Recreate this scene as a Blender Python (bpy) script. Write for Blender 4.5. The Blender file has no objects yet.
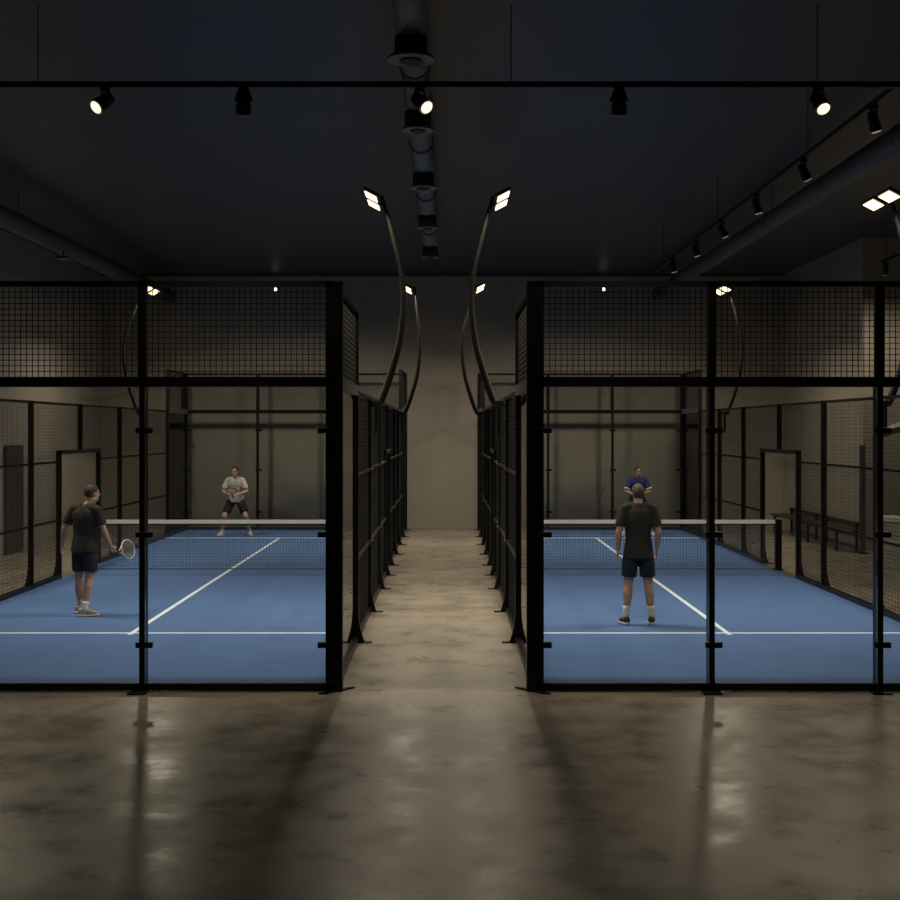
import bpy, bmesh, math, random
from mathutils import Vector, Matrix, Quaternion
random.seed(4)
scene = bpy.context.scene
col = scene.collection
V = Vector
PI = math.pi

# ------------------------------------------------------------------ materials
def new_mat(name):
    m = bpy.data.materials.new(name); m.use_nodes = True
    nt = m.node_tree; nt.nodes.clear()
    out = nt.nodes.new('ShaderNodeOutputMaterial')
    return m, nt, out

def paint(name, colr, rough=.6, metallic=0.0, var=.12, scale=6.0, bump=0.0, bscale=60.0, spec=.5, rvar=0.0):
    m, nt, out = new_mat(name)
    b = nt.nodes.new('ShaderNodeBsdfPrincipled')
    nt.links.new(b.outputs[0], out.inputs[0])
    b.inputs['Roughness'].default_value = rough
    b.inputs['Metallic'].default_value = metallic
    b.inputs['Specular IOR Level'].default_value = spec
    tc = nt.nodes.new('ShaderNodeTexCoord')
    n = nt.nodes.new('ShaderNodeTexNoise'); n.inputs['Scale'].default_value = scale; n.inputs['Detail'].default_value = 5
    nt.links.new(tc.outputs['Object'], n.inputs['Vector'])
    r = nt.nodes.new('ShaderNodeValToRGB')
    r.color_ramp.elements[0].position = .3; r.color_ramp.elements[1].position = .7
    r.color_ramp.elements[0].color = [c*(1-var) for c in colr] + [1]
    r.color_ramp.elements[1].color = [min(1, c*(1+var)) for c in colr] + [1]
    nt.links.new(n.outputs['Fac'], r.inputs['Fac'])
    nt.links.new(r.outputs['Color'], b.inputs['Base Color'])
    if rvar:
        mr = nt.nodes.new('ShaderNodeMapRange')
        mr.inputs['To Min'].default_value = rough-rvar; mr.inputs['To Max'].default_value = rough+rvar
        nt.links.new(n.outputs['Fac'], mr.inputs['Value']); nt.links.new(mr.outputs[0], b.inputs['Roughness'])
    if bump:
        n2 = nt.nodes.new('ShaderNodeTexNoise'); n2.inputs['Scale'].default_value = bscale; n2.inputs['Detail'].default_value = 3
        nt.links.new(tc.outputs['Object'], n2.inputs['Vector'])
        bp = nt.nodes.new('ShaderNodeBump'); bp.inputs['Strength'].default_value = bump; bp.inputs['Distance'].default_value = .02
        nt.links.new(n2.outputs['Fac'], bp.inputs['Height']); nt.links.new(bp.outputs[0], b.inputs['Normal'])
    return m

def glow(name, colr, strength):
    m, nt, out = new_mat(name)
    e = nt.nodes.new('ShaderNodeEmission'); e.inputs[0].default_value = (*colr, 1); e.inputs[1].default_value = strength
    nt.links.new(e.outputs[0], out.inputs[0])
    return m

def glass_mat():
    m, nt, out = new_mat('clear_glass')
    t = nt.nodes.new('ShaderNodeBsdfTransparent'); t.inputs[0].default_value = (.965, .975, .965, 1)
    g = nt.nodes.new('ShaderNodeBsdfGlossy'); g.inputs['Roughness'].default_value = .015
    f = nt.nodes.new('ShaderNodeFresnel'); f.inputs['IOR'].default_value = 1.3
    mx = nt.nodes.new('ShaderNodeMixShader')
    nt.links.new(f.outputs[0], mx.inputs[0]); nt.links.new(t.outputs[0], mx.inputs[1]); nt.links.new(g.outputs[0], mx.inputs[2])
    nt.links.new(mx.outputs[0], out.inputs[0])
    return m

def concrete():
    m, nt, out = new_mat('polished_concrete')
    L = nt.links.new
    b = nt.nodes.new('ShaderNodeBsdfPrincipled'); L(b.outputs[0], out.inputs[0])
    tc = nt.nodes.new('ShaderNodeTexCoord')
    n1 = nt.nodes.new('ShaderNodeTexNoise'); n1.inputs['Scale'].default_value = .55; n1.inputs['Detail'].default_value = 7; n1.inputs['Roughness'].default_value = .6
    n2 = nt.nodes.new('ShaderNodeTexNoise'); n2.inputs['Scale'].default_value = 1.7; n2.inputs['Detail'].default_value = 9; n2.inputs['Roughness'].default_value = .65
    n2.inputs['Distortion'].default_value = .15
    for n in (n1, n2): L(tc.outputs['Object'], n.inputs['Vector'])
    r1 = nt.nodes.new('ShaderNodeValToRGB')
    r1.color_ramp.elements[0].position = .33; r1.color_ramp.elements[0].color = (.185, .166, .135, 1)
    r1.color_ramp.elements[1].position = .68; r1.color_ramp.elements[1].color = (.30, .268, .215, 1)
    L(n1.outputs['Fac'], r1.inputs['Fac'])
    r2 = nt.nodes.new('ShaderNodeValToRGB')
    r2.color_ramp.elements[0].position = .26; r2.color_ramp.elements[0].color = (.86, .86, .86, 1)
    r2.color_ramp.elements[1].position = .74; r2.color_ramp.elements[1].color = (1.08, 1.06, 1.03, 1)
    L(n2.outputs['Fac'], r2.inputs['Fac'])
    mul = nt.nodes.new('ShaderNodeMixRGB'); mul.blend_type = 'MULTIPLY'; mul.inputs[0].default_value = 1
    L(r1.outputs[0], mul.inputs[1]); L(r2.outputs[0], mul.inputs[2])
    # saw-cut joints every 2.6 m
    br = nt.nodes.new('ShaderNodeTexBrick'); br.offset = 0
    br.inputs['Scale'].default_value = 1; br.inputs['Mortar Size'].default_value = .006
    br.inputs['Brick Width'].default_value = 2.6; br.inputs['Row Height'].default_value = 2.6
    br.inputs['Color1'].default_value = br.inputs['Color2'].default_value = (1, 1, 1, 1)
    br.inputs['Mortar'].default_value = (.82, .82, .82, 1)
    L(tc.outputs['Object'], br.inputs['Vector'])
    mul2 = nt.nodes.new('ShaderNodeMixRGB'); mul2.blend_type = 'MULTIPLY'; mul2.inputs[0].default_value = 1
    L(mul.outputs[0], mul2.inputs[1]); L(br.outputs['Color'], mul2.inputs[2])
    L(mul2.outputs[0], b.inputs['Base Color'])
    mr = nt.nodes.new('ShaderNodeMapRange'); mr.inputs['From Min'].default_value = .3; mr.inputs['From Max'].default_value = .7
    mr.inputs['To Min'].default_value = .20; mr.inputs['To Max'].default_value = .46
    L(n2.outputs['Fac'], mr.inputs['Value']); L(mr.outputs[0], b.inputs['Roughness'])
    bp = nt.nodes.new('ShaderNodeBump'); bp.inputs['Strength'].default_value = .07; bp.inputs['Distance'].default_value = .03
    L(n2.outputs['Fac'], bp.inputs['Height']); L(bp.outputs[0], b.inputs['Normal'])
    return m

M = dict(
    floor=concrete(),
    wall=paint('painted_wall_plaster', (.31, .280, .238), .75, var=.05, scale=1.2, bump=.05, bscale=30),
    ceiling=paint('dark_ceiling_paint', (.040, .049, .060), .42, var=.10, scale=.8, rvar=.04),
    black=paint('black_powder_coated_steel', (.0075, .0075, .0065), .36, var=.15, scale=9, spec=.28),
    wire=paint('black_wire', (.012, .012, .010), .5, var=.1),
    silver=paint('galvanised_steel_and_highlight', (.30, .30, .29), .4, metallic=.8),
    blue=paint('blue_court_carpet', (.082, .165, .385), .85, var=.05, scale=2.2, bump=.12, bscale=220, spec=.2),
    line=paint('white_line_paint', (.74, .85, 1.0), .7, var=.03),
    net=paint('dark_net_cord', (.09, .11, .15), .8),
    tape=paint('white_net_tape', (.88, .85, .80), .7, var=.05),
    duct=paint('grey_sheet_metal', (.17, .185, .20), .42, metallic=.35, var=.2, scale=3),
    duct_dark=paint('black_rubber_coupling', (.012, .013, .014), .6),
    pipe=paint('painted_grey_pipe', (.075, .075, .072), .5, var=.15, scale=3),
    led=glow('warm_led_panel', (1.0, .76, .40), 3.0),
    lens_on=glow('lit_spot_lens', (1.0, .78, .46), 2.0),
    lens_cool=glow('faint_white_lens', (1.0, .95, .88), .5),
    dot=glow('small_wall_lamp_light', (1.0, .93, .80), 1.6),
    ring=paint('pale_spot_rim', (.62, .56, .46), .35, metallic=.5),
    door=paint('dark_grey_door_paint', (.055, .055, .05), .5, var=.05),
    wood=paint('dark_stained_bench_wood', (.028, .024, .019), .45, var=.3, scale=12),
    counter=paint('pale_counter_laminate', (.46, .44, .39), .55, var=.04),
    counter_top=paint('off_white_counter_top', (.74, .70, .63), .45, var=.03),
    rail_white=paint('white_handrail_paint', (.85, .80, .72), .5),
    glass=glass_mat(),
    skin=paint('skin', (.46, .28, .20), .55, var=.06, scale=14),
    skin_tan=paint('tanned_skin', (.33, .185, .12), .55, var=.06, scale=14),
    hair=paint('brown_hair', (.030, .020, .013), .6, var=.4, scale=60, bump=.4, bscale=160),
    hair_dark=paint('dark_brown_hair', (.014, .010, .008), .6, var=.4, scale=60),
    hair_sandy=paint('sandy_brown_hair', (.060, .041, .025), .6, var=.4, scale=60, bump=.4, bscale=160),
    tee=paint('charcoal_jersey', (.020, .020, .0175), .85, var=.15, scale=12, bump=.5, bscale=14),
    tee_light=paint('pale_grey_jersey', (.52, .49, .45), .85, var=.06, scale=12, bump=.5, bscale=14),
    tee_blue=paint('royal_blue_jersey', (.015, .028, .14), .8, var=.12, scale=12, bump=.5, bscale=14),
    shorts=paint('navy_black_shorts', (.009, .014, .022), .85, var=.15, scale=12, bump=.5, bscale=14),
    shorts_black=paint('black_shorts', (.008, .008, .008), .85, var=.15, scale=12, bump=.4, bscale=14),
    sock=paint('white_sock', (.66, .63, .58), .85),
    shoe_dark=paint('dark_shoe_mesh', (.035, .034, .032), .7, var=.5, scale=40),
    shoe_pale=paint('pale_grey_shoe', (.36, .36, .30), .65, var=.5, scale=22),
    sole=paint('white_shoe_sole', (.62, .58, .50), .6),
    eye=paint('dark_eye', (.02, .015, .012), .3),
    lip=paint('lips', (.28, .12, .10), .5),
    white=paint('white_trim_fabric', (.70, .68, .66), .8),
    grip=paint('black_racket_grip', (.015, .015, .015), .7),
    hoop=paint('pale_racket_frame', (.50, .47, .42), .35),
    hoop_dark=paint('dark_racket_frame', (.025, .025, .028), .35),
    string=paint('racket_strings', (.35, .33, .30), .6),
)

# ------------------------------------------------------------------ mesh helpers
class MB:
    def __init__(s): s.v = []; s.f = []
    def add(s, vs, fs):
        o = len(s.v); s.v += [tuple(p) for p in vs]; s.f += [tuple(i+o for i in f) for f in fs]
    def box(s, c, d, rot=None):
        x, y, z = d[0]/2, d[1]/2, d[2]/2
        p = [V((a, b, e)) for a in (-x, x) for b in (-y, y) for e in (-z, z)]
        if rot is not None: p = [rot @ q for q in p]
        p = [q+V(c) for q in p]
        s.add(p, [(0,1,3,2),(4,6,7,5),(0,4,5,1),(2,3,7,6),(0,2,6,4),(1,5,7,3)])
        return s
    def b2(s, a, b):
        return s.box([(i+j)/2 for i, j in zip(a, b)], [abs(j-i) for i, j in zip(a, b)])
    def beam(s, a, b, w, h, up=(0,0,1)):
        a, b = V(a), V(b); d = (b-a).normalized(); u = V(up)
        if abs(d.dot(u)) > .98: u = V((0,1,0))
        r = d.cross(u).normalized()*w/2; q = r.cross(d).normalized()*h/2
        p = [a+r+q, a-r+q, a-r-q, a+r-q, b+r+q, b-r+q, b-r-q, b+r-q]
        s.add(p, [(3,2,1,0),(4,5,6,7),(0,1,5,4),(1,2,6,5),(2,3,7,6),(3,0,4,7)])
        return s
    def tube(s, pts, rad, n=12, cap='flat', sq=(1,1), upv=None, closed=False):
        pts = [V(p) for p in pts]
        if not isinstance(rad, (list, tuple)): rad = [rad]*len(pts)
        rad = list(rad)
        if cap == 'round' and not closed:
            d0 = (pts[0]-pts[1]).normalized(); d1 = (pts[-1]-pts[-2]).normalized()
            r0, r1 = rad[0], rad[-1]
            pre = [(pts[0]+d0*r0*math.sin(t), r0*math.cos(t)) for t in (1.35, .9, .45)]
            post = [(pts[-1]+d1*r1*math.sin(t), r1*math.cos(t)) for t in (.45, .9, 1.35)]
            pts = [p for p, _ in pre]+pts+[p for p, _ in post]; rad = [r for _, r in pre]+rad+[r for _, r in post]
        N = len(pts); rings = []
        prev = None
        for i in range(N):
            if closed: d = (pts[(i+1) % N]-pts[i-1])
            else: d = pts[min(i+1, N-1)]-pts[max(i-1, 0)]
            d.normalize()
            if prev is None:
                u = V(upv) if upv else (V((0,0,1)) if abs(d.z) < .9 else V((0,1,0)))
            else: u = prev
            r = d.cross(u).normalized(); q = r.cross(d).normalized(); prev = q
            rings.append([pts[i]+(r*math.cos(2*PI*k/n)*sq[0]+q*math.sin(2*PI*k/n)*sq[1])*rad[i] for k in range(n)])
        vs = [p for r in rings for p in r]; fs = []
        for i in range(N if closed else N-1):
            j = (i+1) % N
            for k in range(n):
                k2 = (k+1) % n
                fs.append((i*n+k, i*n+k2, j*n+k2, j*n+k))
        if not closed:
            fs.append(tuple(reversed(range(n)))); fs.append(tuple(range((N-1)*n, N*n)))
        s.add(vs, fs); return s
    def loft(s, rings, n=20):
        """rings: (centre, rx, ry[, yaw, squareness])"""
        vs = []
        for rg in rings:
            c, rx, ry = rg[:3]; yaw = rg[3] if len(rg) > 3 else 0; pw = rg[4] if len(rg) > 4 else 1.0
            cs, sn = math.cos(yaw), math.sin(yaw)
            for k in range(n):
                a = 2*PI*k/n; ca, sa = math.cos(a), math.sin(a)
                x = math.copysign(abs(ca)**pw, ca)*rx; y = math.copysign(abs(sa)**pw, sa)*ry
                vs.append((c[0]+x*cs-y*sn, c[1]+x*sn+y*cs, c[2]))
        fs = []
        for i in range(len(rings)-1):
            for k in range(n):
                k2 = (k+1) % n
                fs.append((i*n+k, i*n+k2, (i+1)*n+k2, (i+1)*n+k))
        fs.append(tuple(reversed(range(n)))); fs.append(tuple(range((len(rings)-1)*n, len(rings)*n)))
        s.add(vs, fs); return s
    def ball(s, c, r, rot=None, nu=20, nv=14, fn=None):
        if not isinstance(r, (tuple, list)): r = (r, r, r)
        vs = []; 
        for i in range(nv+1):
            t = PI*i/nv
            for k in range(nu):
                a = 2*PI*k/nu
                p = V((math.sin(t)*math.cos(a), math.sin(t)*math.sin(a), math.cos(t)))
                if fn: p = fn(p)
                p = V((p.x*r[0], p.y*r[1], p.z*r[2]))
                if rot is not None: p = rot @ p
                vs.append(p+V(c))
        fs = [(i*nu+k, (i+1)*nu+k, (i+1)*nu+(k+1) % nu, i*nu+(k+1) % nu) for i in range(nv) for k in range(nu)]
        s.add(vs, fs); return s
    def prism(s, poly, axis_vec):
        """poly: list of 3D points (planar), extruded by axis_vec"""
        n = len(poly); a = V(axis_vec)
        vs = [V(p) for p in poly]+[V(p)+a for p in poly]
        fs = [tuple(reversed(range(n))), tuple(range(n, 2*n))]
        fs += [(k, (k+1) % n, n+(k+1) % n, n+k) for k in range(n)]
        s.add(vs, fs); return s
    def mesh(s, name):
        me = bpy.data.meshes.new(name); me.from_pydata(s.v, [], s.f)
        bm = bmesh.new(); bm.from_mesh(me)
        bmesh.ops.remove_doubles(bm, verts=bm.verts, dist=1e-6)
        bmesh.ops.recalc_face_normals(bm, faces=bm.faces)
        bm.to_mesh(me); bm.free(); me.update()
        return me
    def build(s, name, mat, parent=None, smooth=False, bevel=0, loc=None):
        me = s.mesh(name); me.materials.append(mat)
        o = bpy.data.objects.new(name, me); col.objects.link(o)
        if parent is not None: o.parent = parent
        if loc is not None: o.location = loc
        if smooth:
            for p in me.polygons: p.use_smooth = True
        if bevel:
            b = o.modifiers.new('bevel', 'BEVEL'); b.width = bevel; b.segments = 2; b.limit_method = 'ANGLE'
        return o

def remeshed(mb, name, mat, parent, voxel, smooth=4, factor=.5):
    me = mb.mesh(name+'_raw')
    o = bpy.data.objects.new(name+'_raw', me); col.objects.link(o)
    r = o.modifiers.new('r', 'REMESH'); r.mode = 'VOXEL'; r.voxel_size = voxel; r.adaptivity = 0
    if smooth:
        sm = o.modifiers.new('s', 'SMOOTH'); sm.iterations = smooth; sm.factor = factor
    dg = bpy.context.evaluated_depsgraph_get()
    m2 = bpy.data.meshes.new_from_object(o.evaluated_get(dg)); m2.name = name
    bpy.data.objects.remove(o); bpy.data.meshes.remove(me)
    m2.materials.clear(); m2.materials.append(mat)
    for p in m2.polygons: p.use_smooth = True
    n = bpy.data.objects.new(name, m2); col.objects.link(n); n.parent = parent
    return n

def tag(o, label, cat, group=None, kind=None):
    o['label'] = label; o['category'] = cat
    if group: o['group'] = group
    if kind: o['kind'] = kind
    return o
def thing(name, loc, label, cat, group=None, rz=0):
    o = bpy.data.objects.new(name, None); col.objects.link(o)
    o.location = loc; o.rotation_euler = (0, 0, rz); o.empty_display_size = .1
    return tag(o, label, cat, group)
def copy_tree(o, parent=None):
    c = o.copy(); col.objects.link(c)
    if parent is not None: c.parent = parent
    for ch in list(o.children): copy_tree(ch, c)
    return c
def struct(name, mb, mat, label=None, cat=None, **k):
    o = mb.build(name, mat, **k); o['kind'] = 'structure'
    if label: o['label'] = label; o['category'] = cat
    return o

# ------------------------------------------------------------------ room shell
XL, XR, YB, YF, ZC = -9.0, 12.0, -5.0, 32.75, 6.6
XW, YW = 8.75, 26.5          # the narrower far end on the right
struct('floor', MB().b2((XL-.2, YB-.2, -.2), (XR+.2, YF+.2, 0)), M['floor'], 'polished grey brown concrete floor with worn patches', 'floor')
struct('ceiling', MB().b2((XL-.2, YB-.2, ZC), (XR+.2, YF+.2, ZC+.2)), M['ceiling'], 'dark blue grey painted ceiling', 'ceiling')
struct('wall_back', MB().b2((XL, YF, 0), (XW, YF+.2, ZC)), M['wall'], 'beige grey far end wall behind both courts', 'wall')
struct('wall_left', MB().b2((XL-.2, YB, 0), (XL, YF+.2, ZC)), M['wall'], 'beige grey side wall left of the courts', 'wall')
struct('wall_right', MB().b2((XW, YW, 0), (XR, YF+.2, ZC)), M['wall'], 'beige grey projecting side wall right of the courts', 'wall')
struct('wall_right_outer', MB().b2((XR, YB, 0), (XR+.2, YW, ZC)), M['wall'], 'beige grey outer side wall far right', 'wall')
struct('wall_front', MB().b2((XL, YB-.2, 0), (XR, YB, ZC)), M['door'], 'dark grey unseen wall behind the viewer', 'wall')  # unseen wall, coloured dark so less light bounces onto the foreground floor
struct('trim_1', MB().b2((XL, YF-.12, ZC-.06), (XW, YF, ZC)), M['ceiling'], 'dark beam where ceiling meets far wall', 'beam')

d = MB(); d.b2((XL+.002, 25.55, 0), (XL+.07, 26.55, 2.24))
dr = d.build('door_1', M['door'], bevel=.006); dr['kind'] = 'structure'; dr['label'] = 'dark grey door in the left wall'; dr['category'] = 'door'
MB().tube([(XL+.07, 25.68, 1.02), (XL+.12, 25.68, 1.02), (XL+.12, 25.80, 1.02)], .012, 8).build('door_handle', M['black'], dr, True)

# ------------------------------------------------------------------ enclosure pieces
def grid(mb, o, ux, uz, w, h, pitch, t):
    """woven wire panel: origin o, along ux (width w) and uz (height h)"""
    o, ux, uz = V(o), V(ux), V(uz); n = ux.cross(uz)*t/2
    nx = max(1, round(w/pitch)); nz = max(1, round(h/pitch))
    def bar(a, b, side):
        sd = side*t/2
        p = [a+sd+n, a-sd+n, a-sd-n, a+sd-n, b+sd+n, b-sd+n, b-sd-n, b+sd-n]
        mb.add(p, [(0,1,5,4),(1,2,6,5),(2,3,7,6),(3,0,4,7)])
    for i in range(nx+1):
        a = o+ux*(w*i/nx); bar(a, a+uz*h, ux)
    for i in range(nz+1):
        a = o+uz*(h*i/nz); bar(a, a+ux*w, uz)
    return mb

Y0, Y1 = 12.25, 32.2         # near and far ends of the courts
YN = 22.9                    # net line
H3, H4 = 3.02, 4.0

def end_wall(xs, y, out, label, near):
    """xs: corner, mullion, mullion, corner; out = -1 front wall (outside toward viewer), +1 rear"""
    cx = (xs[0]+xs[-1])/2
    t = thing('glass_end_wall', (cx, y, 0), label, 'glass wall', 'glass end walls of the courts')
    L = [x-cx for x in xs]
    wire_t = .0075 if near else .005
    # local y: 0 = outer face, inward = -out
    inn = -out
    for i, x in enumerate(L):
        corner = i in (0, 3)
        if corner:
            p = MB().box((x, inn*.05, H4/2), (.165, .10, H4)).build('post', M['black'], t, bevel=.004)
            dirx = -1 if i == 0 else 1
            MB().prism([V((x-dirx*.14, out*.11, .0)), V((x+dirx*.13, inn*.19, .0)), V((x+dirx*.19, inn*.19, 0)), V((x-dirx*.06, out*.11, 0))], (0, 0, .016)).build('foot_plate', M['black'], p)
            cl_dx = -dirx*.10
        else:
            p = MB().box((x, inn*.075, H3/2), (.055, .15, H3)).box((x, inn*.04, (H3+H4)/2), (.085, .08, H4-H3)).build('post', M['black'], t, bevel=.004)
            MB().box((x-.02, out*.07, .008), (.18, .15, .016)).build('foot_plate', M['black'], p, bevel=.004)
            cl_dx = .02
        for z in (.455, 1.53, 2.545):
            MB().box((x+cl_dx, inn*.02, z), (.165 if not corner else .12, .06, .055)).build('clamp', M['black'], p, bevel=.008)
    MB().b2((L[0], 0, .012), (L[3], inn*.08, .075)).build('base_rail', M['black'], t)
    MB().b2((L[0]+.08, inn*.0125, .076), (L[3]-.08, inn*.03, .086)).build('glazing_bead', M['silver'], t)
    MB().b2((L[0], 0, H3-.05), (L[3], inn*.10, H3+.045)).build('middle_rail', M['black'], t)
    MB().b2((L[0], 0, H4-.05), (L[3], inn*.06, H4)).build('top_rail', M['black'], t)
    for i in range(3):
        a = L[i]+(.083 if i == 0 else .03); b = L[i+1]-(.083 if i == 2 else .03)
        MB().b2((a, inn*.015, .086), (b, inn*.027, H3-.05)).build('glass_pane', M['glass'], t)
        a = L[i]+(.083 if i == 0 else .043); b = L[i+1]-(.083 if i == 2 else .043)
        grid(MB(), (a, inn*.03, H3+.045), (1, 0, 0), (0, 0, 1), b-a, H4-H3-.095, .0565, wire_t).build('mesh_panel', M['wire'], t)
    return t

def side_fence(x, out, ys, jambs, label):
    """x = outer face, out = +1/-1 direction of outside; ys = posts; jambs = gate posts"""
    t = thing('side_fence', (x, Y0, 0), label, 'fence', 'side fences of the courts')
    inn = -out
    tall = {ys[0], ys[-1], ys[1], ys[-2]}
    def post(y, h, jamb=False, z0=0):
        w = .085
        m = MB()
        if z0:
            m.b2((0, y-Y0-.03, z0), (inn*w, y-Y0+.03, h))
        elif y in (ys[0], ys[-1]):
            return None
        else:
            # flared foot curving outward
            pr = [(inn*w, 0)]
            for k in range(9):
                u = k/8
                pr.append((out*.075*(1-u)**2.4, .45*u))
            pr += [(0, h), (inn*w, h)]
            m.prism([V((a, y-Y0-.03, b)) for a, b in pr], (0, .06, 0))
        p = m.build('gate_post' if jamb else 'post', M['black'], t)
        if not z0:
            MB().b2((out*.03, y-Y0-.045, 0), (out*.16, y-Y0+.045, .014)).build('foot_plate', M['black'], p)
            if not jamb and h < 3.5:
                for z in (1.0, 2.0):
                    MB().b2((out*.004, y-Y0-.05, z-.012), (out*.02, y-Y0+.05, z+.012)).build('rail_clip', M['silver'], p)
        return p
    j0, j1 = jambs
    for y in ys[1:-1]:
        if j0 < y < j1: post(y, H3, False, 2.2)
        else: post(y, H4 if y in tall else H3)
    post(j0, 2.2, True); post(j1, 2.2, True)
    if not any(j0 < y < j1 for y in ys): post((j0+j1)/2, H3, False, 2.2)
    MB().b2((0, j0-Y0-.03, 2.13), (inn*.085, j1-Y0+.03, 2.2)).build('lintel', M['black'], t)
    ya, yb = ys[0]-Y0, ys[-1]-Y0
    # long rails
    MB().b2((0, ya+.1, H3-.045), (inn*.05, yb-.1, H3)).build('top_rail', M['black'], t)
    MB().b2((0, ya+.1, .012), (inn*.085, j0-Y0, .075)).build('base_rail', M['black'], t)
    MB().b2((0, j1-Y0, .012), (inn*.085, yb-.1, .075)).build('base_rail', M['black'], t)
    def cut(a, b):       # split an interval at the gate
        o = []
        if a < j0: o.append((a, min(b, j0)))
        if b > j1: o.append((max(a, j1), b))
        return o
    for z in (1.0, 2.0):
        for a, b in cut(ys[1], ys[-2]):
            MB().b2((inn*.005, a-Y0, z-.018), (inn*.04, b-Y0, z+.018)).build('rail', M['black'], t)
    for (a, b) in ((ys[0], ys[1]), (ys[-2], ys[-1])):
        MB().b2((0, a-Y0+.05, H4-.05), (inn*.06, b-Y0-.03 if b != ys[-1] else b-Y0-.05, H4)).build('upper_rail', M['black'], t)
        MB().b2((out*.004, a-Y0+.05, H4), (inn*.02, b-Y0-.03 if b != ys[-1] else b-Y0-.05, H4+.008)).build('edge_highlight', M['silver'], t)  # pale strip standing in for the bright highlight along the rail's top edge
        MB().b2((out*.002, a-Y0+.05, H3-.06), (inn*.09, b-Y0-.03, H3+.06)).build('ledge_rail', M['duct'], t)
        MB().b2((inn*.035, a-Y0+.09, .075), (inn*.047, b-Y0-.04, H3-.06)).build('glass_pane', M['glass'], t)
        grid(MB(), (inn*.035, a-Y0+.09, H3+.06), (0, 1, 0), (0, 0, 1), b-a-.13, H4-H3-.11, .0565, .006).build('mesh_panel', M['wire'], t)
    for a, b in zip(ys[1:-2], ys[2:-1]):
        for p, q in cut(a, b):
            if q-p > .1:
                grid(MB(), (inn*.045, p-Y0+.03, .075), (0, 1, 0), (0, 0, 1), q-p-.06, H3-.135, .055, .0048).build('mesh_panel', M['wire'], t)
    grid(MB(), (inn*.045, j0-Y0+.03, 2.2), (0, 1, 0), (0, 0, 1), j1-j0-.06, H3-2.26, .055, .0048).build('mesh_panel', M['wire'], t)
    return t

inner_ys = [Y0, 15.1, 17.65, 20.2, 25.8, 27.9, 30.0, Y1]
outer_ys = [Y0, 15.1, 17.65, 20.15, 22.85, 25.6, 27.85, 30.0, Y1]
courts = [
    dict(side='left', xs=[-6.70, -4.83, -2.97, -1.10], outer=(-6.70, -1), inner=(-1.06, 1)),
    dict(side='right', xs=[.86, 2.58, 4.22, 6.03], outer=(6.07, 1), inner=(.82, -1)),
]
for c in courts:
    xs, sd = c['xs'], c['side']
    cx = (xs[0]+xs[3])/2
    end_wall(xs, Y0, -1, 'near glass end wall of the %s court with black posts and wire mesh top' % sd, True)
    end_wall(xs, Y1, 1, 'far glass end wall of the %s court, behind the facing player' % sd, False)
    side_fence(c['inner'][0], c['inner'][1], inner_ys, (22.1, 23.7), 'black mesh side fence of the %s court along the central aisle' % sd)
    side_fence(c['outer'][0], c['outer'][1], outer_ys, (21.6, 24.05), 'black mesh side fence with open gateway on the outer %s side' % sd)
    # playing surface
    a = xs[0]+.092 if sd == 'left' else xs[0]+.052
    b = xs[3]-.052
    ct = MB().b2((a-cx, .156, 0), (b-cx, Y1-.156-Y0, .010)).build('court_surface', M['blue'], loc=(cx, Y0, 0))
    tag(ct, 'blue carpet playing surface with white lines in the %s court' % sd, 'court floor', 'blue court surfaces')
    zt = .0101
    lc = -3.94 if sd == 'left' else 3.51
    MB().b2((a-cx, 15.72-Y0, zt), (b-cx, 15.79-Y0, zt+.001)).build('service_line', M['line'], ct)
    MB().b2((a-cx, 29.55-Y0, zt), (b-cx, 29.65-Y0, zt+.001)).build('service_line', M['line'], ct)
    MB().b2((lc-.032-cx, 15.62-Y0, zt+.0011), (lc+.032-cx, 29.62-Y0, zt+.0020)).build('centre_line', M['line'], ct)
    # net
    nt = thing('court_net', (cx, YN, .0125), 'white topped net across the %s court between two black posts' % sd, 'net', 'nets across the courts')
    w = b-a; n0 = a-cx+.10; n1 = b-cx-.10
    if sd == 'right': n0 = a-cx+.06; n1 = b-cx+.045
    for px, s_ in ((n0-.0, -1), (n1, 1)):
        p = MB().box((px, 0, .455), (.115, .10, .91)).build('net_post', M['black'], nt, bevel=.008)
        MB().box((px, 0, .006), (.16, .16, .012)).build('foot_plate', M['black'], p)
    MB().b2((n0+.0575, -.012, .835), (n1-.058, .012, .905)).build('net_tape', M['tape'], nt)
    MB().b2((n0+.0575, -.006, .815), (n1-.058, .006, .834)).build('net_cord', M['black'], nt)
    grid(MB(), (n0+.058, 0, .02), (1, 0, 0), (0, 0, 1), n1-n0-.116, .79, .052, .005).build('net_mesh', M['net'], nt)
    MB().b2((n0+.058, -.005, .006), (n1-.058, .005, .022)).build('net_hem', M['net'], nt)

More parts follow.
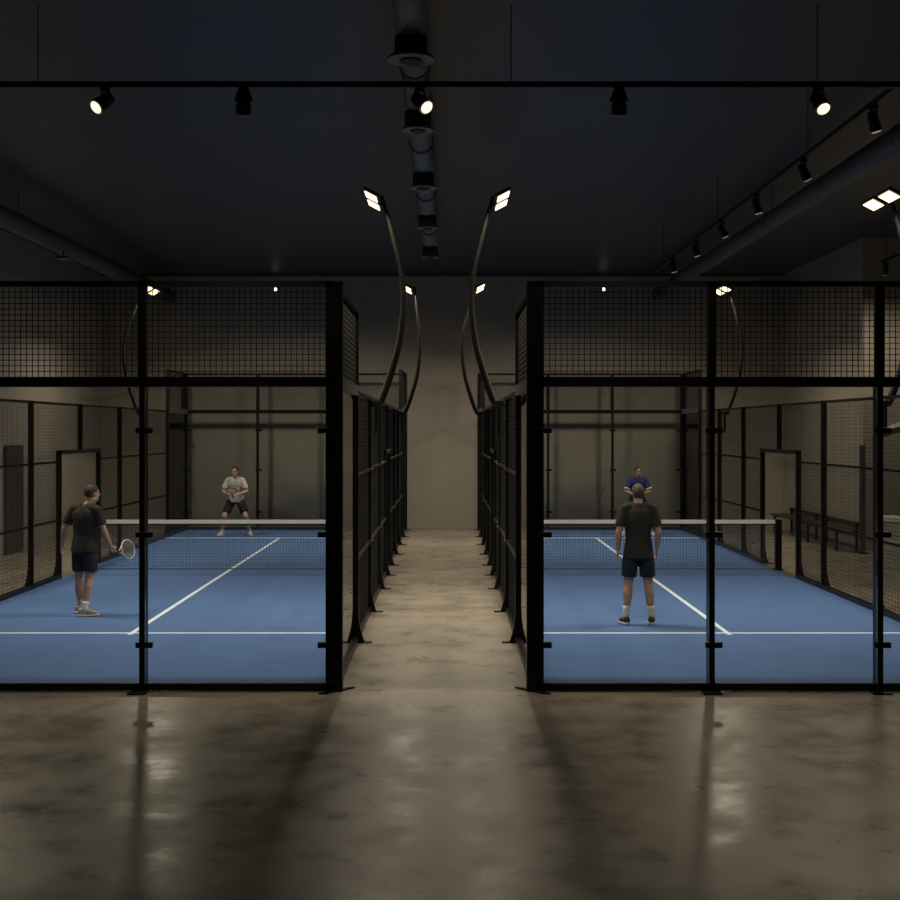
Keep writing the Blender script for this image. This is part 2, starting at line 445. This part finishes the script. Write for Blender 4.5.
# ------------------------------------------------------------------ floodlight poles
prof = [(0, 2.93), (.03, 2.94), (.075, 2.98), (.20, 3.33), (.32, 3.77), (.375, 4.2), (.378, 4.5), (.345, 4.79), (.27, 5.11), (.18, 5.46), (.115, 5.68), (.07, 5.83)]
def smooth_path(pts, m=5):
    out = []
    for i in range(len(pts)-1):
        p0, p1, p2, p3 = (V(pts[max(i-1, 0)]), V(pts[i]), V(pts[i+1]), V(pts[min(i+2, len(pts)-1)]))
        for k in range(m):
            t = k/m
            out.append(.5*((2*p1)+(p2-p0)*t+(2*p0-5*p1+4*p2-p3)*t*t+(3*p1-p0-3*p2+p3)*t**3))
    out.append(V(pts[-1])); return out
def flood(x, y, out, label, lean=0.0, dz=0.0):
    t = thing('floodlight_pole', (x, y, 0), label, 'floodlight', 'curved floodlight poles along the fences')
    def bend(z): return lean*max(0, (z-4.3)/1.5)**1.6
    pts = smooth_path([V((out*(a+bend(z)), 0, z+dz*max(0, (z-2.98)/2.8))) for a, z in prof[1:]])
    n = len(pts)
    MB().tube(pts, [.055-.030*(i/(n-1)) for i in range(n)], 12, upv=(0, 1, 0)).build('pole', M['black'], t, True)
    br = MB().b2((-out*.068, -.06, 2.88), (out*.07, .06, 2.96)).b2((-out*.02, -.05, 2.5), (out*.02, .05, 2.9)).build('bracket', M['black'], t, bevel=.005)
    inn = -out
    # lamp head: two LED boards side by side along the fence, tipped toward the court
    e1 = V((inn*.885, 0, .465)); nrm = V((inn*-.465*-1, 0, -.885)) 
    nrm = V((inn*.465, 0, -.885))
    c0 = V((out*(.055+bend(5.71)), 0, 5.70+dz))
    rot = Matrix((e1, V((0, 1, 0)), -nrm)).transposed() if True else None
    if rot.determinant() < 0: rot = Matrix((e1, V((0, -1, 0)), -nrm)).transposed()
    hd = MB().beam(c0+V((0, -.62, .035)), c0+V((0, .62, .035)), .035, .035)
    hd.beam(c0+V((out*.015, 0, .10)), c0+V((0, 0, 0)), .05, .05, (0, 1, 0))
    h = hd.build('lamp_head', M['black'], t)
    for s_ in (-1, 1):
        cc = c0+V((0, s_*.32, 0))+e1*.125
        hs = MB().box(cc-nrm*.03, (.22, .52, .045), rot).build('lamp_housing', M['black'], h, bevel=.006)
        MB().box(cc, (.175, .42, .008), rot).build('led_panel', M['led'], hs)
        ld = bpy.data.lights.new('floodlight_beam', 'AREA'); ld.shape = 'RECTANGLE'; ld.size = .17; ld.size_y = .41
        ld.energy = FLOOD_W/2; ld.color = (1.0, .86, .66); ld.spread = math.radians(FLOOD_SPREAD if y > 20 else FLOOD_SPREAD-24)
        lo = bpy.data.objects.new('floodlight_beam', ld); col.objects.link(lo); lo.parent = hs
        lo.location = cc+nrm*.03
        lo.rotation_euler = V((inn*.21, 0, -.98)).to_track_quat('-Z', 'Y').to_euler()
    return t
FLOOD_W = 118; FLOOD_SPREAD = 160; SPOT_W = 340; SPOT_F = 420
P = 'curved black floodlight pole %s'
flood(-.99, 17.65, 1, P % 'on the left fence of the aisle, nearer one')
flood(-.99, 27.9, 1, P % 'on the left fence of the aisle, farther one', .19, -.10)
flood(.72, 17.65, -1, P % 'on the right fence of the aisle, nearer one')
flood(.72, 27.9, -1, P % 'on the right fence of the aisle, farther one', .04, -.08)
flood(-6.77, 27.85, -1, P % 'on the outer left fence, behind the first mullion', -.18, -.13)
flood(6.14, 27.85, 1, P % 'on the outer right fence, farther one behind mesh', 0, -.13)
flood(6.14, 17.65, 1, P % 'at the right edge with two large lit panels')
flood(-6.77, 17.65, -1, P % 'on the outer left fence beyond the left edge')

# ------------------------------------------------------------------ ceiling tracks and spots
ZT = 5.84
def track(a, b, wires, label):
    o = V(((a[0]+b[0])/2, (a[1]+b[1])/2, ZT))
    t = thing('light_track', o, label, 'track', 'ceiling light tracks')
    MB().beam(V(a)-o, V(b)-o, .05, .055).build('rail', M['black'], t)
    for w in wires:
        MB().tube([V(w)-o+V((0, 0, .027)), V((w[0], w[1], ZC))-o], .005, 6).build('suspension_wire', M['black'], t)
    return t
track((-8.9, 12.0, ZT), (9.5, 12.0, ZT), [(-3.9, 12.0, ZT), (.61, 12.0, ZT), (3.53, 12.0, ZT), (8.0, 12, ZT), (-8.0, 12, ZT)], 'long black light track hung crosswise above the near glass walls')
track((4.30, 12.03, ZT), (4.30, 26.0, ZT), [(4.30, 15, ZT), (4.30, 20, ZT), (4.30, 25, ZT)], 'black light track running away above the right court')
track((8.5, 13, ZT), (8.5, 24.6, ZT), [(8.5, 16, ZT), (8.5, 21, ZT), (8.5, 24.4, ZT)], 'short end of a black light track near the right edge')

def spot(x, y, aim, lens, label, watts=0, cone=100, r=.078, ln=.20, group='spotlights on the ceiling tracks'):
    t = thing('track_spotlight', (x, y, ZT-.0275), label, 'spotlight', group)
    aim = V(aim).normalized()
    MB().tube([(0, 0, 0), (0, 0, -.03)], .05, 14).build('adapter', M['black'], t, True)
    piv = V((0, 0, -.13))
    side = aim.cross(V((0, 0, 1)))
    side = side.normalized() if side.length > .05 else V((1, 0, 0))
    yk = MB()
    for s_ in (-1, 1):
        yk.tube([V((0, 0, -.03))+side*s_*.05, piv+side*s_*(r+.004)], .009, 6)
    yk.beam(V((0, 0, -.03))-side*.055, V((0, 0, -.03))+side*.055, .018, .014)
    yk.build('yoke', M['black'], t)
    a = piv-aim*ln*.42; b = piv+aim*ln*.58
    n = 24
    h = MB().tube([a, a+aim*.015, a+aim*ln*.45, b-aim*.02, b], [r*.62, r*.80, r*.86, r*.98, r], n).build('housing', M['black'], t, True)
    MB().tube([b, b+aim*.012], [r*1.0, r*.97], n).build('rim', M['ring'] if lens is not None else M['black'], h)
    if watts:
        ld = bpy.data.lights.new('spotlight_beam', 'SPOT'); ld.energy = watts; ld.color = (1.0, .86, .66)
        ld.spot_size = math.radians(cone); ld.spot_blend = 1.0; ld.shadow_soft_size = .05
        lo = bpy.data.objects.new('spotlight_beam', ld); col.objects.link(lo); lo.parent = h
        lo.location = b+aim*.08; lo.rotation_euler = aim.to_track_quat('-Z', 'Y').to_euler()
    MB().tube([b+aim*.0121, b+aim*.017], [r*.78, r*.74], n).build('lens', lens or M['duct_dark'], h)
    return t
spot(-3.26, 12, (-.52, -.62, -.62), M['lens_on'], 'lit black spotlight on the long crosswise track, leftmost', SPOT_W)
spot(-1.94, 12, (-.06, .55, -1), M['lens_on'], 'black spotlight turned away on the crosswise track left of the central duct', SPOT_F)
spot(-.26, 12, (.55, -.60, -.62), M['lens_on'], 'lit black spotlight on the crosswise track in front of the ceiling duct', 60)
spot(1.64, 12, (.06, .55, -1), M['lens_on'], 'black spotlight turned away on the crosswise track right of the central duct', SPOT_F)
spot(3.54, 12, (.20, -.66, -.75), M['lens_on'], 'lit black spotlight on the crosswise track toward the right', SPOT_W)
ordn = ['nearest', 'second nearest', 'third nearest', 'fourth nearest', 'fifth nearest', 'farthest']
for k, y in enumerate((12.7, 15.2, 17.5, 19.7, 21.8, 24.0)):
    spot(4.30, y, (.55 if k in (1, 3) else .3, .1, -1), M['lens_cool'], 'faint white spotlight on the track above the right court, %s' % ordn[k], 170 if k in (1, 3) else 0, 70, r=.06)
spot(8.5, 24.4, (.1, .45, -1), M['lens_cool'], 'small spotlight at the track end by the right edge', 200, 125, r=.05)
# ------------------------------------------------------------------ ducts and pipes
t = thing('ceiling_duct', (-.33, 6, 6.26), 'grey round ventilation duct with disc air diffusers above the central aisle', 'duct')
joints = [6, 9.4, 12.8, 16.2, 19.6, 23.0, 26.4]
for a, b in zip(joints[:-1], joints[1:]):
    MB().tube([(0, a-6+.04, 0), (0, b-6-.04, 0)], .145, 28).build('duct_section', M['duct'], t, True)
    MB().tube([(0, b-6-.05, 0), (0, b-6+.05, 0)], .156, 28).build('joint_ring', M['duct_dark'], t)
    MB().tube([(.0, (a+b)/2-6, .14), (0, (a+b)/2-6, ZC-6.26)], .012, 6).build('hanger', M['black'], t)
for y, rr, nm in ((11.5, .215, 'nearest'), (14.2, .18, 'second nearest'), (17.6, .19, 'middle'), (21.1, .178, 'second farthest'), (24.7, .176, 'farthest')):
    d_ = MB().tube([(0, 0, .02), (0, 0, -.15)], .150, 28).build('air_diffuser', M['duct_dark'], t, True, loc=(0, y-6, -.145))
    MB().tube([(0, 0, -.15), (0, 0, -.165), (0, 0, -.19)], [rr*.9, rr, rr], 32).build('disc', M['duct'], d_)
    MB().tube([(0, 0, -.19), (0, 0, -.205)], [rr*.5, rr*.46], 28).build('centre_cone', M['duct_dark'], d_)
t = thing('ceiling_pipe', (-7.15, 10, 5.98), 'thick grey pipe along the ceiling on the left', 'pipe', 'pipes along the ceiling')
MB().tube([(0, -6, 0), (0, 22.5, 0)], .17, 24).build('pipe', M['pipe'], t, True)
for y in (5, 11, 17): MB().tube([(0, y, .17), (0, y, ZC-5.98)], .008, 6).tube([(0, y-.025, 0), (0, y+.025, 0)], .17+.006, 24).build('hanger', M['pipe'], t)
t = thing('ceiling_pipe', (5.42, 10, 6.05), 'thick grey pipe along the ceiling on the right beside the track', 'pipe', 'pipes along the ceiling')
MB().tube([(0, -6, 0), (0, 22.5, 0)], .15, 24).build('pipe', M['pipe'], t, True)
for y in (5, 11, 17): MB().tube([(0, y, .15), (0, y, ZC-6.05)], .008, 6).tube([(0, y-.025, 0), (0, y+.025, 0)], .15+.006, 24).build('hanger', M['pipe'], t)
# flat lamp under the left pipe
t = thing('hanging_lamp', (-6.98, 22.9, 5.66), 'small flat grey lamp hanging under the left ceiling pipe', 'lamp')
MB().tube([(0, 0, 0), (0, 0, .05)], [.17, .10], 20).build('lamp_shade', M['duct'], t, True)
MB().tube([(0, 0, .05), (0, 0, .155)], .012, 6).build('rod', M['black'], t)
MB().tube([(0, 0, .002), (0, 0, .012)], .13, 20).build('lamp_glass', M['lens_cool'], t)
ld = bpy.data.lights.new('hanging_lamp_beam', 'SPOT'); ld.energy = 420; ld.color = (1, .86, .66); ld.spot_size = math.radians(86); ld.spot_blend = .7; ld.shadow_soft_size = .1
lo = bpy.data.objects.new('hanging_lamp_beam', ld); col.objects.link(lo); lo.parent = t; lo.location = (0, 0, -.11); lo.rotation_euler = (0, math.radians(8), 0)
for x, lb in ((-4.45, 'left'), (4.06, 'right')):
    t = thing('wall_lamp', (x, YF, 6.2), 'tiny bright round lamp high on the far wall behind the %s court' % lb, 'lamp', 'tiny lamps high on the far wall')
    MB().tube([(0, 0, 0), (0, -.10, 0)], [.07, .055], 16).build('lamp_body', M['black'], t, True)
    MB().tube([(0, -.10, 0), (0, -.115, 0)], [.048, .04], 16).build('lens', M['dot'], t)

# ------------------------------------------------------------------ right hand side furniture
def bench(y, label):
    t = thing('bench', (8.38, y, 0), label, 'bench', 'dark benches along the right wall')
    for k in range(3):
        MB().box((-.17+.15*k, 0, .435), (.13, 2.7, .035)).build('seat_slat', M['wood'], t, bevel=.006)
    MB().box((.27, 0, .545), (.03, 2.7, .13)).build('backrest', M['wood'], t, bevel=.006)
    for s_ in (-1, 1):
        f = MB().b2((-.22, s_*1.05-.025, 0), (-.17, s_*1.05+.025, .417)).b2((.20, s_*1.05-.025, 0), (.25, s_*1.05+.025, .60)).b2((-.22, s_*1.05-.025, .377), (.25, s_*1.05+.025, .417))
        f.build('leg_frame', M['black'], t)
bench(27.5, 'dark slatted bench against the right wall, the nearer one')
bench(30.4, 'dark slatted bench against the right wall, the farther one')
t = thing('upright_panel', (8.62, 25.95, 0), 'tall narrow dark upright panel standing beside the bench', 'panel')
MB().b2((-.105, -.05, .02), (-.005, .05, 2.24)).build('board', M['door'], t, bevel=.006)
MB().b2((-.14, -.12, 0), (.03, .12, .02)).build('foot_plate', M['black'], t)
t = thing('reception_counter', (7.98, 23.3, 0), 'pale low counter with a white top beyond the right court', 'counter', rz=-.45)
MB().b2((0, 0, 0), (2.4, .6, .86)).build('body', M['counter'], t)
MB().b2((-.04, -.05, .86), (2.44, .65, .935)).build('counter_top', M['counter_top'], t, bevel=.006)
MB().b2((0, -.03, .47), (2.4, 0, .51)).build('ledge', M['counter_top'], t)
t = thing('water_bottle', (6.36, 26.1, 0), 'small white water bottle on the floor outside the right fence', 'bottle')
MB().tube([(0, 0, 0), (0, 0, .006), (0, 0, .15), (0, 0, .175), (0, 0, .19)], [.034, .037, .037, .022, .016], 16).build('body', M['white'], t, True)
MB().tube([(0, 0, .19), (0, 0, .215)], [.018, .017], 14).build('cap', M['black'], t, True)
t = thing('handrail', (9.1, YW-.06, 2.55), 'white sloping handrail on the wall at the right edge', 'handrail')
MB().beam((0, 0, 0), (1.5, 0, .42), .05, .085).build('rail', M['rail_white'], t, bevel=.01)
for k in (.12, 1.3): MB().beam((k, 0, k*.28), (k, .06, k*.28), .02, .02).build('rail_bracket', M['black'], t)

# ------------------------------------------------------------------ people
VOX = .0065
def lerp(a, b, t): return V(a)+(V(b)-V(a))*t
def limb(m, a, b, rs, n=14, cap='round', sq=(1, 1)):
    k = len(rs)
    m.tube([lerp(a, b, i/(k-1)) for i in range(k)], list(rs), n, cap, sq)

def hand(m, w, u, nrm, tdir, curl=.35, spread=.0, thumb_close=.3):
    """w wrist, u along the hand, nrm palm faces, tdir toward the thumb"""
    w, u = V(w), V(u).normalized(); nrm = V(nrm); nrm = (nrm-u*nrm.dot(u)).normalized()
    tt = u.cross(nrm)
    if tt.dot(V(tdir)) < 0: tt = -tt
    # palm: flattened tube
    for off in (-.024, -.008, .008, .024):
        m.tube([w-u*.01+tt*off*.6, w+u*.045+tt*off, w+u*.092+tt*off*1.08], [.0145, .0155, .0125], 10, 'round')
    for off, ln, rr in ((.028, .072, .0088), (.0095, .080, .0092), (-.0095, .074, .0088), (-.028, .058, .0080)):
        p = w+u*.092+tt*off*1.08; d = (u+tt*off*spread*10).normalized(); pts = [p-d*.012]
        ang = curl*.5
        for s_, fr in enumerate((.45, .32, .23)):
            dd = d*math.cos(ang)+nrm*math.sin(ang)
            p = p+dd*ln*fr; pts.append(p); ang += curl
        m.tube(pts, [rr*1.08, rr, rr*.95, rr*.82], 10, 'round')
    b = w+u*.028+tt*.026
    d1 = (u*.62+tt*.62+nrm*.35).normalized(); d2 = (u*.85+tt*.15+nrm*thumb_close*1.6).normalized()
    m.tube([b-d1*.01, b+d1*.042, b+d1*.042+d2*.03, b+d1*.042+d2*.055], [.0135, .0118, .0105, .0088], 10, 'round')

def shoe(root, ank, yaw, mat, lace):
    """ank = ankle joint; yaw about z, 0 = toes along +Y"""
    R = Matrix.Rotation(yaw, 3, 'Z'); o = V((ank[0], ank[1], 0))
    def prof_w(y):  # half width along the foot, y from heel -.085 to toe .205
        t = (y+.085)/.29
        return .034+.018*math.sin(PI*min(1, t*.62+.12))**1.0 if t < .75 else max(.012, .052*math.sqrt(max(0, 1-((t-.75)/.262)**2)))
    def outline(k, grow=0):
        ys = [-.085, -.075, -.05, -.01, .04, .09, .13, .165, .19, .203]
        ws = [.016, .030, .037, .038, .041, .047, .050, .044, .030, .012]
        return ys, [w+grow for w in ws]
    ys, ws = outline(0)
    def ringmesh(zb, zt, grow):
        m = MB(); n = 16; vs = []; 
        for y, w, zz in zip(ys, ws, zt):
            for k in range(n):
                a = 2*PI*k/n; ca, sa = math.cos(a), math.sin(a)
                x = math.copysign(abs(ca)**.6, ca)*(w+grow)
                z = (zb+zz)/2+math.copysign(abs(sa)**.6, sa)*(zz-zb)/2
                vs.append(R @ V((x, y*(1+grow*2), z))+o)
        fs = []
        for i in range(len(ys)-1):
            for k in range(n):
                fs.append((i*n+k, i*n+(k+1) % n, (i+1)*n+(k+1) % n, (i+1)*n+k))
        fs.append(tuple(range(n))); fs.append(tuple(range((len(ys)-1)*n, len(ys)*n)))
        m.add(vs, fs); return m
    up = ringmesh(.018, [.092, .106, .112, .112, .100, .080, .066, .056, .046, .034], 0).build('shoe', mat, root, True)
    ringmesh(.0, [.040, .036, .032, .028, .026, .026, .028, .030, .034, .036], .006).build('sole', M['sole'], up, True)
    lc = MB()
    for k in range(4):
        y = .045+.022*k; z = .106-.0085*k*1.25
        lc.tube([R @ V((-.022, y, z-.004))+o, R @ V((0, y, z+.001))+o, R @ V((.022, y, z-.004))+o], .0035, 6)
    lc.build('laces', lace, up)
    return up

def person(loc, rz, J, label, skin, hair, tee, shorts, shoe_mat, scale=1.0, wrist_trim=None, lace=None, group=None, sock_h=.34, shoe_yaw=(.18, -.18), head_yaw=0.0, tyaw=0.0, hemz=.93, short_len=.80, hands=None, collar=None, sleeve_trim=None):
    t = thing('person', loc, label, 'person', group, rz)
    t.scale = (scale,)*3
    hL, hR = V(J['hipL']), V(J['hipR']); kL, kR = V(J['kneeL']), V(J['kneeR']); aL, aR = V(J['ankL']), V(J['ankR'])
    sL, sR = V(J['shL']), V(J['shR']); eL, eR = V(J['elL']), V(J['elR']); wL, wR = V(J['wrL']), V(J['wrR'])
    hc = V(J['head']); pel = (hL+hR)/2; chest = (sL+sR)/2
    def spine(u): return lerp(pel, chest, u)
    yaw = tyaw
    # --- body: one continuous skin
    m = MB()
    m.loft([(spine(-.18), .10, .085, yaw), (spine(-.08), .150, .115, yaw), (spine(.05), .162, .118, yaw), (spine(.3), .138, .098, yaw), (spine(.55), .150, .106, yaw), (spine(.78), .168, .112, yaw), (spine(.93), .170, .098, yaw), (spine(1.03), .135, .076, yaw), (spine(1.10), .075, .062, yaw)])
    nb = chest+V((0, -.005, .02)); nt_ = hc+V((0, -.02, -.075))
    m.tube([nb-V((0, 0, .03)), lerp(nb, nt_, .5), nt_], [.068, .056, .056], 16, 'round')
    for s_ in (sL, sR):
        m.tube([lerp(chest, s_, .3)+V((0, 0, .035)), lerp(chest, s_, .7)+V((0, 0, .02)), s_], [.052, .058, .062], 14, 'round')
    for s_, e, w in ((sL, eL, wL), (sR, eR, wR)):
        limb(m, s_, e, (.060, .055, .050, .043, .042))
        limb(m, e, w, (.042, .044, .038, .031, .0275))
    for h, k, a in ((hL, kL, aL), (hR, kR, aR)):
        limb(m, h, k, (.092, .090, .080, .068, .060))
        bk = V((0, -.018, 0))
        ca = lerp(k, a, .28)+bk; cb = lerp(k, a, .55)+bk*.5
        m.tube([k, ca, cb, lerp(k, a, .8), a], [.058, .062, .052, .040, .037], 14, 'round')
    for a, yw in ((aL, shoe_yaw[0]), (aR, shoe_yaw[1])):
        R = Matrix.Rotation(yw, 3, 'Z')
        m.tube([a+V((0, 0, -.03)), V((a.x, a.y, .055))+R @ V((0, .05, 0)), V((a.x, a.y, .045))+R @ V((0, .13, 0))], [.036, .034, .026], 12, 'round')
    # head
    HR = Matrix.Rotation(head_yaw, 3, 'Z')
    def hp(x, y, z): return hc+HR @ V((x, y, z))
    m.ball(hp(0, -.008, .022), (.074, .094, .094), HR)
    m.ball(hp(0, .022, -.045), (.058, .068, .070), HR)
    m.ball(hp(0, .062, -.092), (.030, .024, .022), HR)
    m.tube([hp(0, .088, .018), hp(0, .103, -.012), hp(0, .108, -.024)], [.009, .011, .013], 10, 'round')
    m.ball(hp(0, .088, -.058), (.022, .010, .010), HR)
    m.tube([hp(-.032, .083, .034), hp(0, .090, .030), hp(.032, .083, .034)], .008, 8, 'round')
    for s_ in (-1, 1):
        m.ball(hp(s_*.075, -.008, -.006), (.011, .019, .031), HR @ Matrix.Rotation(s_*.25, 3, 'Z'))
    hs = hands or {}
    for side, e, w in (('L', eL, wL), ('R', eR, wR)):
        d = hs.get(side, {})
        u = d.get('u', (w-e)); nrm = d.get('n', (1 if side == 'L' else -1, 0, 0)); td = d.get('t', (0, 1, 0))
        hand(m, w, u, nrm, td, d.get('curl', .38), 0, d.get('th', .3))
    b = remeshed(m, 'body', skin, t, VOX, 3, .45)
    # eyes, brows and mouth sit on the face
    for s_ in (-1, 1):
        MB().ball(hp(s_*.029, .0815, .014), (.0098, .008, .006), HR, 10, 8).build('eye', M['eye'], t, True)
        MB().tube([hp(s_*.014, .0935, .031), hp(s_*.03, .092, .036), hp(s_*.045, .084, .032)], .003, 6, 'round').build('eyebrow', hair, t, True)
    MB().tube([hp(-.02, .089, -.056), hp(0, .0965, -.057), hp(.02, .089, -.056)], [.003, .0055, .003], 8, 'round').build('mouth', M['lip'], t, True)
    # hair: shell that dips inside the head below the hairline
    def hf(p):
        line = -.80 if p.y < -.1 else (-.80+(p.y+.1)*1.55)
        line = min(line, .52)
        if abs(p.x) > .8 and p.y > -.35: line = max(line, -.15)
        k = max(0.0, min(1.0, (p.z-line)/.22))
        return p*(.84+.24*k)
    MB().ball(hp(0, -.012, .024), (.080, .101, .101), HR, 36, 28, hf).build('hair', hair, t, True)
    # --- shirt
    m = MB()
    g = .018
    hem = V((pel.x, pel.y, hemz))
    sp = lambda z: lerp(pel, chest, (z-pel.z)/(chest.z-pel.z)) 
    m.loft([(sp(hemz), .203, .162, yaw), (sp(hemz+.08), .196, .150, yaw), (spine(.35), .165, .122, yaw), (spine(.58), .176, .126, yaw), (spine(.80), .190, .128, yaw), (spine(.95), .188, .112, yaw), (spine(1.05), .140, .086, yaw), (spine(1.115), .086, .074, yaw)], 28)
    for s_, e in ((sL, eL), (sR, eR)):
        m.tube([lerp(chest, s_, .3)+V((0, 0, .035)), lerp(chest, s_, .7)+V((0, 0, .022)), s_+V((0, 0, .004))], [.062, .066, .064], 16, 'round')
        m.tube([s_, lerp(s_, e, .35), lerp(s_, e, .74)], [.066, .069, .072], 18)
    remeshed(m, 'shirt', tee, t, .009, 4, .5)
    cm = MB()
    cpts = [nb+V((.064*math.cos(a), .060*math.sin(a)+.002, .035-.018*math.sin(a))) for a in [2*PI*k/24 for k in range(24)]]
    cm.tube(cpts, .007, 8, closed=True).build('collar', collar or tee, t, True)
    if sleeve_trim:
        for s_, e in ((sL, eL), (sR, eR)):
            MB().tube([lerp(s_, e, .70), lerp(s_, e, .80)], [.074, .074], 20).build('sleeve_band', sleeve_trim, t, True)
    # --- shorts
    m = MB()
    m.loft([(spine(-.20), .12, .10, yaw), (spine(-.12), .172, .130, yaw), (spine(.0), .176, .130, yaw), (spine(.12), .165, .120, yaw)], 28)
    for h, k in ((hL, kL), (hR, kR)):
        e = lerp(h, k, short_len)
        m.tube([h+V((0, 0, .01)), lerp(h, k, .35), e], [.098, .107, .100], 20)
    remeshed(m, 'shorts', shorts, t, .009, 4, .5)
    for a, k, yw in ((aL, kL, shoe_yaw[0]), (aR, kR, shoe_yaw[1])):
        MB().tube([a+V((0, 0, -.03)), a+V((0, 0, .01)), lerp(a, k, sock_h*.6), lerp(a, k, sock_h)], [.046, .042, .0435, .0425+.033*sock_h], 18).build('sock', M['sock'], t, True)
        shoe(t, a, yw, shoe_mat, lace or M['white'])
    if wrist_trim:
        for e, w in ((eL, wL), (eR, wR)):
            MB().tube([lerp(e, w, .78), lerp(e, w, .97)], [.036, .034], 16).build('wristband', wrist_trim, t, True)
    return t

def racket(loc, direction, facing, label, hoop, w=.13, h=.165):
    """base of the grip at loc, pointing along direction, strings face `facing`"""
    t = thing('racket', loc, label, 'racket', 'rackets held by the players')
    d = V(direction).normalized(); f = V(facing); f = (f-d*f.dot(d)).normalized(); s_ = d.cross(f)
    MB().tube([d*-.06, d*.09, d*.12], [.0165, .015, .012], 10, 'round').build('grip', M['grip'], t, True)
    c = d*(.12+.07+h)
    pts = [c+s_*w*math.sin(a)-d*h*math.cos(a) for a in [2*PI*k/40 for k in range(40)]]
    MB().tube(pts, .0095, 8, closed=True, upv=f).build('hoop', hoop, t, True)
    th = MB()
    for q in (-1, 1): th.tube([d*.11, c+s_*q*w*.55-d*h*.835], .0085, 8)
    th.build('throat', hoop, t, True)
    st = MB()
    for k in range(-5, 6):
        x = k/6*w; hh = h*math.sqrt(1-(x/w)**2); st.beam(c+s_*x-d*hh, c+s_*x+d*hh, .0022, .0022, f)
    for k in range(-6, 7):
        y = k/7*h; ww = w*math.sqrt(1-(y/h)**2); st.beam(c+d*y-s_*ww, c+d*y+s_*ww, .0022, .0022, f)
    st.build('strings', M['string'], t)
    return t

ZG = .0125
# near right player, seen from behind
person((2.5, 16.45, ZG), 0, dict(
    hipL=(-.095, 0, .95), hipR=(.095, 0, .95), kneeL=(-.130, .02, .52), kneeR=(.135, .02, .52), ankL=(-.165, -.01, .10), ankR=(.170, -.01, .10),
    shL=(-.190, 0, 1.505), shR=(.190, 0, 1.505), elL=(-.258, -.04, 1.21), elR=(.255, -.04, 1.21), wrL=(-.262, .04, .975), wrR=(.25, .05, .985), head=(0, .035, 1.705)),
    'person in charcoal shirt seen from behind, legs apart on the right court', M['skin'], M['hair_sandy'], M['tee'], M['shorts'], M['shoe_dark'], hemz=.87, short_len=.76)
# near left player, turned a little to the right
person((-4.97, 17.28, ZG), 0, dict(
    hipL=(-.085, .04, .93), hipR=(.090, -.03, .93), kneeL=(-.115, .14, .51), kneeR=(.075, -.03, .51), ankL=(-.115, .16, .10), ankR=(.03, -.13, .10),
    shL=(-.178, .06, 1.44), shR=(.178, -.045, 1.44), elL=(-.292, .03, 1.18), elR=(.268, -.04, 1.17), wrL=(-.345, .11, .955), wrR=(.335, .07, .935), head=(.085, .07, 1.66)),
    'person in charcoal shirt seen from behind, holding a racket on the left court', M['skin'], M['hair'], M['tee'], M['shorts'], M['shoe_pale'],
    hemz=.87, short_len=.78, sock_h=.24, shoe_yaw=(-.35, -1.15), head_yaw=-.75, tyaw=-.3,
    hands={'L': dict(n=(1, .1, -.2), t=(0, 1, 0), curl=.42), 'R': dict(u=(.35, .35, -.75), n=(-.4, .9, .1), t=(.6, .3, .6), curl=1.15, th=.7)})
racket((-4.97+.335+.035, 17.28+.07+.06, ZG+.84), (.30, .95, .05), (.95, -.30, .28), 'pale framed racket in the hand of the near left player', M['hoop'], .135, .16)
# far left player facing the viewer
far_pose = dict(
    hipL=(-.10, -.10, .845), hipR=(.10, -.10, .845), kneeL=(-.255, .10, .475), kneeR=(.255, .10, .475), ankL=(-.33, -.04, .10), ankR=(.33, -.04, .10),
    shL=(-.18, .03, 1.325), shR=(.18, .03, 1.325), elL=(-.285, .07, 1.07), elR=(.285, .07, 1.07), wrL=(-.065, .255, .99), wrR=(.065, .265, .975), head=(0, .11, 1.535))
fh = {'L': dict(u=(.6, .55, .10), n=(.5, -.3, -.3), t=(0, .2, 1), curl=.95, th=.7), 'R': dict(u=(-.6, .55, .05), n=(-.5, -.3, -.3), t=(0, .2, 1), curl=1.0, th=.7)}
person((-5.08, 30.25, ZG), PI, far_pose, 'person in pale grey shirt crouching at the far end of the left court', M['skin'], M['hair_dark'], M['tee_light'], M['shorts_black'], M['sole'],
       hemz=.80, short_len=.78, hands=fh, shoe_yaw=(.35, -.35), sock_h=.12)
racket((-5.08, 30.25-.325, ZG+.955), (0, -.86, .42), (.0, -.42, -.86), 'dark racket held in front of the pale shirted player', M['hoop_dark'])
person((4.58, 30.25, ZG), PI, far_pose, 'person in blue shirt crouching at the far end of the right court, half hidden', M['skin_tan'], M['hair_dark'], M['tee_blue'], M['shorts_black'], M['sole'],
       hemz=.80, short_len=.78, hands=fh, shoe_yaw=(.35, -.35), collar=M['white'], sleeve_trim=M['white'], head_yaw=.15)

# ------------------------------------------------------------------ world, camera, colour
w = bpy.data.worlds.new('World'); scene.world = w; w.use_nodes = True
w.node_tree.nodes['Background'].inputs[0].default_value = (.5, .62, 1, 1)
w.node_tree.nodes['Background'].inputs[1].default_value = .0

cam = bpy.data.cameras.new('Camera'); co = bpy.data.objects.new('Camera', cam); col.objects.link(co)
co.location = (0, 0, 2.55); co.rotation_euler = (PI/2, 0, 0)
cam.sensor_width = 36; cam.lens = 36*1259/900
cam.shift_x = 3/900; cam.shift_y = -20/900
cam.clip_end = 200
scene.camera = co
scene.cycles.transparent_max_bounces = 32
scene.cycles.max_bounces = 8
scene.cycles.diffuse_bounces = 5
scene.cycles.use_denoising = True
scene.view_settings.view_transform = 'Standard'
scene.view_settings.look = 'None'
scene.view_settings.exposure = 0
scene.view_settings.gamma = 1
scene.view_settings.use_curve_mapping = False
